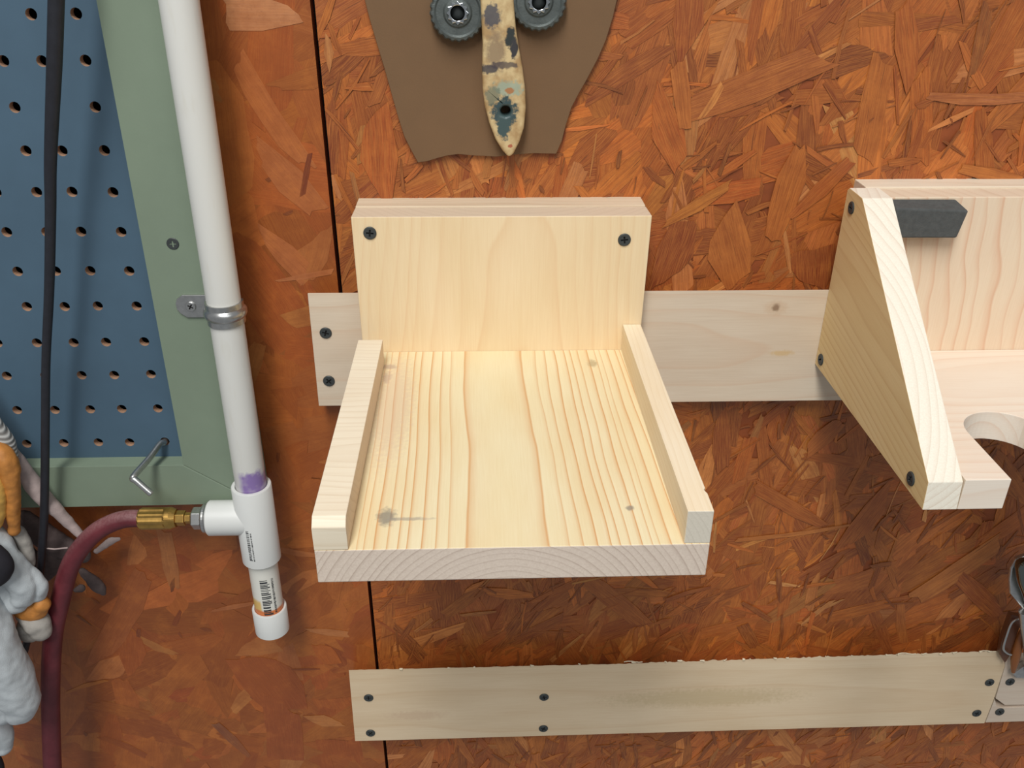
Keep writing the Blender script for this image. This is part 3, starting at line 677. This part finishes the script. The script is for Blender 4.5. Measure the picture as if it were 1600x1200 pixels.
# ------------------------------------------------------------------ gloves
def surface_net(balls, flat, h):
    """smooth closed surface round a union of balls (x, y, z, r), in millimetres"""
    B = np.array(balls); lo = (B[:, :3]-B[:, 3:4]).min(0)-4*h; hi = (B[:, :3]+B[:, 3:4]).max(0)+4*h
    n = np.ceil((hi-lo)/h).astype(int)+1; G = np.full(n, 6.0)
    for x, y, z, r in B:
        a = np.maximum(0, np.floor((np.array((x, y, z))-r-6-lo)/h).astype(int)); b = np.minimum(n, np.ceil((np.array((x, y, z))+r+6-lo)/h).astype(int)+1)
        g = [lo[k]+h*np.arange(a[k], b[k])-(x, y, z)[k] for k in range(3)]; g[1] = g[1]/flat
        d = np.sqrt(g[0][:, None, None]**2+g[1][None, :, None]**2+g[2][None, None, :]**2)-r
        sl = tuple(slice(a[k], b[k]) for k in range(3)); o_ = G[sl]
        hh = np.clip(.5+.5*(o_-d)/1.6, 0, 1); G[sl] = o_*(1-hh)+d*hh-.35*hh*(1-hh)
    for _ in range(3):                       # soften the folds
        C_ = G.copy(); C_[1:-1, 1:-1, 1:-1] = (G[:-2, 1:-1, 1:-1]+G[2:, 1:-1, 1:-1]+G[1:-1, :-2, 1:-1]+G[1:-1, 2:, 1:-1]+G[1:-1, 1:-1, :-2]+G[1:-1, 1:-1, 2:])/6*.6+G[1:-1, 1:-1, 1:-1]*.4; G = C_
    ins = G < 0; c = n-1; acc = np.zeros((*c, 3)); cn = np.zeros(c); quads = []
    for ax_ in range(3):
        u, v = (ax_+1) % 3, (ax_+2) % 3
        A_ = [slice(None)]*3; A_[ax_] = slice(0, -1); B_ = [slice(None)]*3; B_[ax_] = slice(1, None)
        cr = ins[tuple(A_)] != ins[tuple(B_)]; idx = np.argwhere(cr)
        ga, gb = G[tuple(A_)][cr], G[tuple(B_)][cr]; p = idx.astype(float); p[:, ax_] += ga/(ga-gb); fl = ins[tuple(A_)][cr]
        q = []
        for du, dv in ((-1, -1), (0, -1), (0, 0), (-1, 0)):
            k = idx.copy(); k[:, u] += du; k[:, v] += dv; q.append(k)
            np.add.at(acc, tuple(k.T), p); np.add.at(cn, tuple(k.T), 1)
        quads.append((q, fl))
    m = cn > 0; ids = -np.ones(c, int); ids[m] = np.arange(m.sum()); P = acc[m]/cn[m][:, None]*h+lo; F = []
    for q, fl in quads:
        f = np.stack([ids[tuple(k.T)] for k in q], 1); F.append(np.where(fl[:, None], f, f[:, ::-1]))
    return P, np.concatenate(F)
def blob(name, chains, mat, parent=None, base=None, voxel=1.1, amp=.8, nscale=.09, flat=1):
    """soft closed body grown round chains of (px, py, depth, radius in mm)"""
    balls = []; org = wloc(parent) if parent else Vector(base)*S
    for ch in chains: balls += [tuple(q) for q in spline([tuple(at(x, y, Y))+(rd,) for x, y, Y, rd in ch], 12)]
    P, F = surface_net(balls, flat, voxel)
    me2 = bpy.data.meshes.new(name); me2.from_pydata((P*S-np.array(org)).tolist(), [], F.tolist())
    o = bpy.data.objects.new(name, me2); scene.collection.objects.link(o)
    nn = np.empty(len(me2.vertices)*3); me2.vertex_normals.foreach_get('vector', nn); nn = nn.reshape(-1, 3)
    kk = np.array([mnoise.noise(Vector(p*nscale))*amp*1.3+mnoise.noise(Vector(p*nscale*2.7))*amp*.5 for p in P])   # creases and lumps of cloth
    me2.vertices.foreach_set('co', ((P+nn*kk[:, None])*S-np.array(org)).ravel()); me2.update()
    me2.materials.clear(); me2.materials.append(mat); me2.polygons.foreach_set('use_smooth', [True]*len(me2.polygons))
    if parent: o.parent = parent
    else: o.location = org
    return o
# faded leather glove behind everything, its cuff edge running down to the hose
base = at(90, 800, -20)
g0 = empty('work_glove', base); tag(g0, 'dusty dark leather glove tucked behind the cable and red hose', 'glove', 'old work gloves')
blob('glove_body', [[(40, 812, -28, 8), (75, 842, -24, 12), (110, 860, -24, 9.5), (128, 869, -24, 7)], [(30, 862, -22, 12), (60, 890, -20, 12), (84, 864, -22, 10)]], M['glove_dark'], g0, flat=.55)
cf = blob('cuff_edge', [[(18, 700, -44, 3.5), (40, 740, -44, 5.8), (66, 775, -43, 6.2), (98, 808, -42, 4.6), (122, 832, -41, 3.6), (142, 846, -40, 2.6)]], M['glove_pink'], g0, amp=.6); cf['label'] = 'faded pinkish leather edge'
blob('fingertip', [[(130, 893, -20, 4), (150, 912, -20, 6.5), (163, 928, -19, 2.6)], [(118, 922, -20, 3), (128, 918, -19, 3.4)]], M['glove_dark'], g0, flat=.6)
blob('fingertip', [[(150, 862, -16, 3), (172, 846, -15, 3.6), (186, 842, -15, 2.4)]], M['glove_pink'], g0, flat=.6)
obj('piping', *tube([tuple(at(x, y, -45))+(.6,) for x, y in ((66, 856), (85, 858), (106, 856))], 8), M['glove_pink'], g0)
# leather glove: orange palm finger, yellow patch, knitted cuff
base = at(0, 800, -50)
g1 = empty('work_glove', base); tag(g1, 'orange leather glove with ribbed grey knit cuff, uppermost at the left edge', 'glove', 'old work gloves')
def knit_mat():
    t = NT('ribbed_knit'); p = t.objmm(base); x, y, z = t.sep(p)[:]
    s_ = t.math('SINE', t.math('MULTIPLY', t.math('ADD', t.math('MULTIPLY', x, .75), z), 2.1))
    t.base(t.mix(t.rng(s_, -1, 1), lin((120, 116, 112)), lin((196, 194, 190)))); t.set(Roughness=.95); t.bump(s_, .6, .5); return t.m
kc = blob('knit_cuff', [[(-60, 600, -50, 8), (-25, 665, -50, 11), (-2, 692, -50, 10), (14, 712, -50, 6)]], knit_mat(), g1, amp=.3)
blob('leather_finger', [[(-20, 700, -58, 9), (10, 722, -60, 7.5), (18, 760, -60, 6), (20, 800, -59, 5.4), (22, 828, -58, 4.4)]], M['glove_orange'], g1)
yf = blob('leather_finger', [[(-40, 720, -62, 10), (-10, 760, -64, 8), (-6, 800, -64, 6.5), (-8, 818, -64, 5.5)]], M['glove_yellow'], g1); yf['label'] = 'paler yellow leather finger'
blob('fingertip', [[(28, 830, -52, 5), (40, 855, -52, 5), (46, 880, -52, 4.5)]], M['glove_grey'], g1)
# white fleece-backed glove, upper fingers
base = at(30, 900, -60)
g2 = empty('work_glove', base); tag(g2, 'white fleece glove with an orange-banded grey fingertip, folded above the long white finger', 'glove', 'old work gloves')
blob('glove_body', [[(-60, 800, -62, 16), (-20, 845, -66, 13), (10, 880, -68, 12), (34, 912, -68, 11), (32, 930, -68, 9.5)], [(-20, 900, -66, 16), (10, 925, -66, 12), (24, 935, -66, 11)], [(50, 895, -64, 5), (62, 914, -64, 6), (60, 930, -64, 5)]], M['glove_white'], g2, amp=1.4, nscale=.06)
ob = blob('leather_band', [[(34, 942, -61, 9), (50, 952, -62, 10), (66, 944, -64, 6)]], M['glove_orange'], g2); ob['label'] = 'orange leather band'
gt = blob('fingertip', [[(46, 960, -62, 9.5), (58, 974, -64, 9.5), (64, 986, -65, 7.5)], [(42, 978, -62, 8), (46, 990, -62, 7)]], M['glove_grey'], g2); gt['label'] = 'dirty grey fingertip'
kb = blob('wrist_strap', [[(-60, 850, -78, 12), (-14, 868, -82, 9), (4, 884, -83, 7.5), (-6, 900, -82, 8), (-40, 912, -80, 10)]], M['black_cloth'], g2, amp=.3); kb['label'] = 'black wrist strap'
# long white fleece glove hanging lowest
base = at(10, 1080, -80)
g3 = empty('work_glove', base); tag(g3, 'white fleece glove hanging lowest with two rounded fingers', 'glove', 'old work gloves')
blob('glove_body', [[(-110, 880, -80, 26), (-50, 950, -84, 22), (-14, 1010, -88, 18.5), (14, 1060, -88, 17), (30, 1092, -88, 14.5), (30, 1104, -88, 12.5)], [(-60, 960, -80, 24), (-30, 1040, -82, 20), (-4, 1090, -86, 15), (-2, 1104, -86, 14)]], M['glove_white'], g3, amp=.9, nscale=.07)
blob('finger', [[(-60, 1060, -74, 14), (-20, 1120, -74, 12), (2, 1146, -74, 9), (4, 1166, -74, 7.2)]], M['glove_white'], g3, amp=.5)
tip = blob('finger', [[(-30, 1170, -66, 9), (-8, 1200, -66, 7), (-12, 1240, -66, 7)]], M['black_cloth'], g3, amp=.3); tip['label'] = 'black cloth finger'

# ------------------------------------------------------------------ brown wall face with brush handle
base = at(790, 120, -1)
mk = empty('wall_ornament', base); tag(mk, 'brown board with a paint-stained brush handle between two knurled metal wheels', 'ornament')
ol = [(570, 0), (577, 28), (590, 72), (601, 108), (612, 148), (623, 186), (632, 214), (642, 234), (653, 254), (668, 252), (684, 247), (700, 243), (716, 241), (745, 243.5), (775, 245), (800, 242), (835, 239.5), (869, 240.5), (878, 220), (884, 196), (893, 168), (905, 145), (916, 126), (934, 92), (947, 62), (958, 26), (964, 0)]
o2 = [P2(x, y, -5) for x, y in ol]; zt2 = 300
o2 = [(o2[0][0]-6, zt2-30), (o2[0][0]-4, zt2-60)]+o2+[(o2[-1][0]+6, zt2-60), (o2[-1][0]+8, zt2-30), (o2[-1][0]-20, zt2), (o2[0][0]+20, zt2)]
obj('board', *plate(o2, [], fXZ, -5, -1.6), M['brown'], mk, bevel=.3)
def brush_mat():
    t = NT('paint_stained_handle'); p = t.objmm(base); x, y, z = t.sep(p)[:]
    n1 = t.noise(p, .085, 4, .6); n2 = t.noise(t.node('ShaderNodeVectorMath', operation='ADD').outputs[0] if False else p, .15, 3, .6)
    c = t.mix(t.rng(n1, .4, .6), lin((206, 182, 136)), lin((172, 140, 96)))
    def spot(q, rad, col, k, c, edge=.25):
        d = t.node('ShaderNodeVectorMath', operation='DISTANCE'); sv = t.node('ShaderNodeVectorMath', operation='MULTIPLY'); t.l.new(p, sv.inputs[0])
        sv.inputs[1].default_value = (1/rad[0], 0, 1/rad[1]); t.l.new(sv.outputs[0], d.inputs[0]); d.inputs[1].default_value = (q.x/rad[0], 0, q.z/rad[1])
        f = t.math('ADD', d.outputs['Value'], t.math('MULTIPLY', t.math('SUBTRACT', t.noise(p, .3, 4, .7), .5), 1.6))
        return t.mix(t.math('MULTIPLY', t.rng(f, 1-edge, 1.05, 1, 0), k), c, lin(col))
    Y = -17
    c = spot(at(775, 80, Y), (7, 14), (140, 118, 92), .85, c, .5)
    c = spot(at(768, 25, Y), (6, 7), (70, 72, 82), .9, c)
    c = spot(at(798, 60, Y), (3.2, 6.5), (50, 54, 52), 1, c)
    c = spot(at(803, 76, Y), (2.4, 6), (58, 56, 58), 1, c)
    c = spot(at(762, 108, Y), (7, 3), (70, 66, 70), .9, c)
    c = spot(at(785, 102, Y), (10, 2.2), (70, 62, 66), .8, c)
    c = spot(at(795, 138, Y), (9, 5), (150, 166, 148), .8, c)
    c = spot(at(796, 142, Y), (3, 2), (168, 110, 64), .9, c)
    c = spot(at(770, 150, Y), (5, 6), (110, 116, 98), .8, c)
    c = spot(at(788, 176, Y), (8, 10), (58, 76, 78), 1, c)
    c = spot(at(787, 196, Y), (4.5, 9), (66, 84, 84), 1, c)
    c = spot(at(797, 228, Y), (1.6, 1.4), (168, 84, 60), .9, c)
    t.base(c); t.set(Roughness=.42, Coat_Weight=.1); t.bump(n1, .2, .6); return t.m
hol = [(750, -10), (752, 30), (754, 70), (753, 105), (754, 140), (757, 165), (764, 192), (774, 218), (785, 236), (795.5, 247.5), (803, 240), (812, 222), (819, 200), (822, 170), (821, 140), (817, 108), (811, 75), (806, 40), (802, -10)]
hol2 = [P2(x, y, -17) for x, y in hol]
hol2 = [(hol2[0][0]-2, 262)]+hol2+[(hol2[-1][0]+2, 262)]
hc_ = at(790, 174, -17)
ho = obj('brush_handle', *plate(hol2, [circ(hc_.x, hc_.z, 3.0, 18)], fXZ, -17, -5.05), brush_mat(), mk, bevel=2.2, segs=4)
ho.data.polygons.foreach_set('use_smooth', [True]*len(ho.data.polygons)); ho.modifiers.new('w', 'WEIGHTED_NORMAL')
for (wx, wy) in ((715, 20), (842, 3)):
    c = at(wx, wy, -14); V = []; F = []; n = 96
    prof = [(4.6, -9.3), (5.5, -9.6), (7.5, -9.2), (8.6, -8.0), (12.5, -8.0), (13.6, -9.0), (14.9, -8.6), (15.9, -7), (16.0, -.2)]
    for r_, d_ in prof:
        for i in range(n):
            a = 2*math.pi*i/n; kn = (.45 if (i % 4) < 2 else -.2) if r_ > 14.5 else 0
            V.append((c.x+(r_+kn)*math.cos(a), -5.1+d_, c.z+(r_+kn)*math.sin(a)))
    for j in range(len(prof)-1):
        for i in range(n): F.append((j*n+i, j*n+(i+1) % n, (j+1)*n+(i+1) % n, (j+1)*n+i))
    whl = obj('knurled_wheel', V, F, M['iron'], mk)
    t_ = MB(); n = 24; V = []                # toothed washer with the screw that holds the wheel
    star = []
    for i in range(n): a = 2*math.pi*i/n; rr_ = 6.6 if i % 2 == 0 else 5.3; star.append((c.x+rr_*math.cos(a), c.z+rr_*math.sin(a)))
    obj('star_washer', *plate(star, [circ(c.x, c.z, 4.2, 24)], fXZ, -15.6, -14.6), M['chrome'], whl, bevel=.3)
    V, F = lathe((c.x, -5.3, c.z), (0, -1, 0), [(4.6, 0), (4.6, 4.4), (3.6, 5.6), (1.5, 6.2), (.02, 6.3)], 24); obj('screw_head', V, F, M['screw'], whl, smooth=True)

# ------------------------------------------------------------------ chrome clamp at the right edge
base = at(1600, 1055, -19)
ck = empty('spring_clamp', base); tag(ck, 'chrome clamp with amber tips gripping the lower cleat, cut by the right edge', 'clamp')
def pts(l, Y): return [P2(x, y, Y) for x, y in l]
body = pts([(1583, 880), (1590, 869), (1602, 863), (1630, 862), (1644, 880), (1642, 925), (1622, 952), (1604, 962), (1596, 956), (1584, 918), (1581, 900)], -52)
M['dchrome'] = plain('dark_chrome', (120, 126, 122), .1, 1, .03, .1)
hb_ = blob('handle', [[(1602, 885, -50, 7.5), (1606, 905, -51, 8), (1610, 925, -50, 6.5), (1612, 950, -46, 4)], [(1615, 885, -50, 8), (1630, 900, -50, 8), (1625, 925, -50, 6)]], M['dchrome'], ck, amp=.05, voxel=.8); hb_['label'] = 'rounded dark chrome handle'
rim = pts([(1578, 886), (1587, 871), (1602, 866), (1630, 866), (1640, 884), (1638, 924), (1604, 958), (1592, 944), (1577, 926), (1575.5, 905)], -40)
obj('handle', *plate(rim, [], fXZ, -41.8, -38), M['zinc'], ck, bevel=1.2)
nk = [at(1599, 955, -44), at(1602, 985, -40), at(1606, 1015, -34), at(1608, 1050, -26)]
obj('neck', *tube(spline([tuple(p)+(3.6,) for p in nk], 5), 14), M['zinc'], ck, smooth=True)
lp = [(1597, 965), (1582, 972), (1574, 990), (1568, 1012), (1573, 1020), (1580, 1023)]
obj('spring_wire', *tube(spline([tuple(at(x, y, -30))+(1.0,) for x, y in lp], 6), 10), M['zinc'], ck, smooth=True)
t = NT('amber_plastic'); t.base(lin((170, 104, 50))); t.set(Roughness=.3, Alpha=1.0); t.b.inputs['Transmission Weight'].default_value = .45; am = t.m
obj('jaw', *tube(spline([tuple(at(x, y, -28))+(q,) for x, y, q in ((1598, 985, 2.4), (1592, 1005, 3.4), (1586, 1030, 3.6), (1583, 1050, 1.6))], 6), 14), am, ck, smooth=True)
t = NT('smoky_plastic'); t.base(lin((128, 82, 56))); t.set(Roughness=.35); t.b.inputs['Transmission Weight'].default_value = .6; sm = t.m
obj('jaw', *plate(pts([(1578, 958), (1598, 962), (1588, 985), (1576, 1020), (1568, 1033), (1560, 1020), (1563, 1000)], -24), [], fXZ, -27, -20.5), sm, ck, bevel=1.2)
obj('foot', *plate(pts([(1583, 1054), (1592, 1047), (1602, 1040), (1625, 1040), (1625, 1061), (1588, 1060)], -26), [], fXZ, -26, -20), M['zinc'], ck, bevel=1)
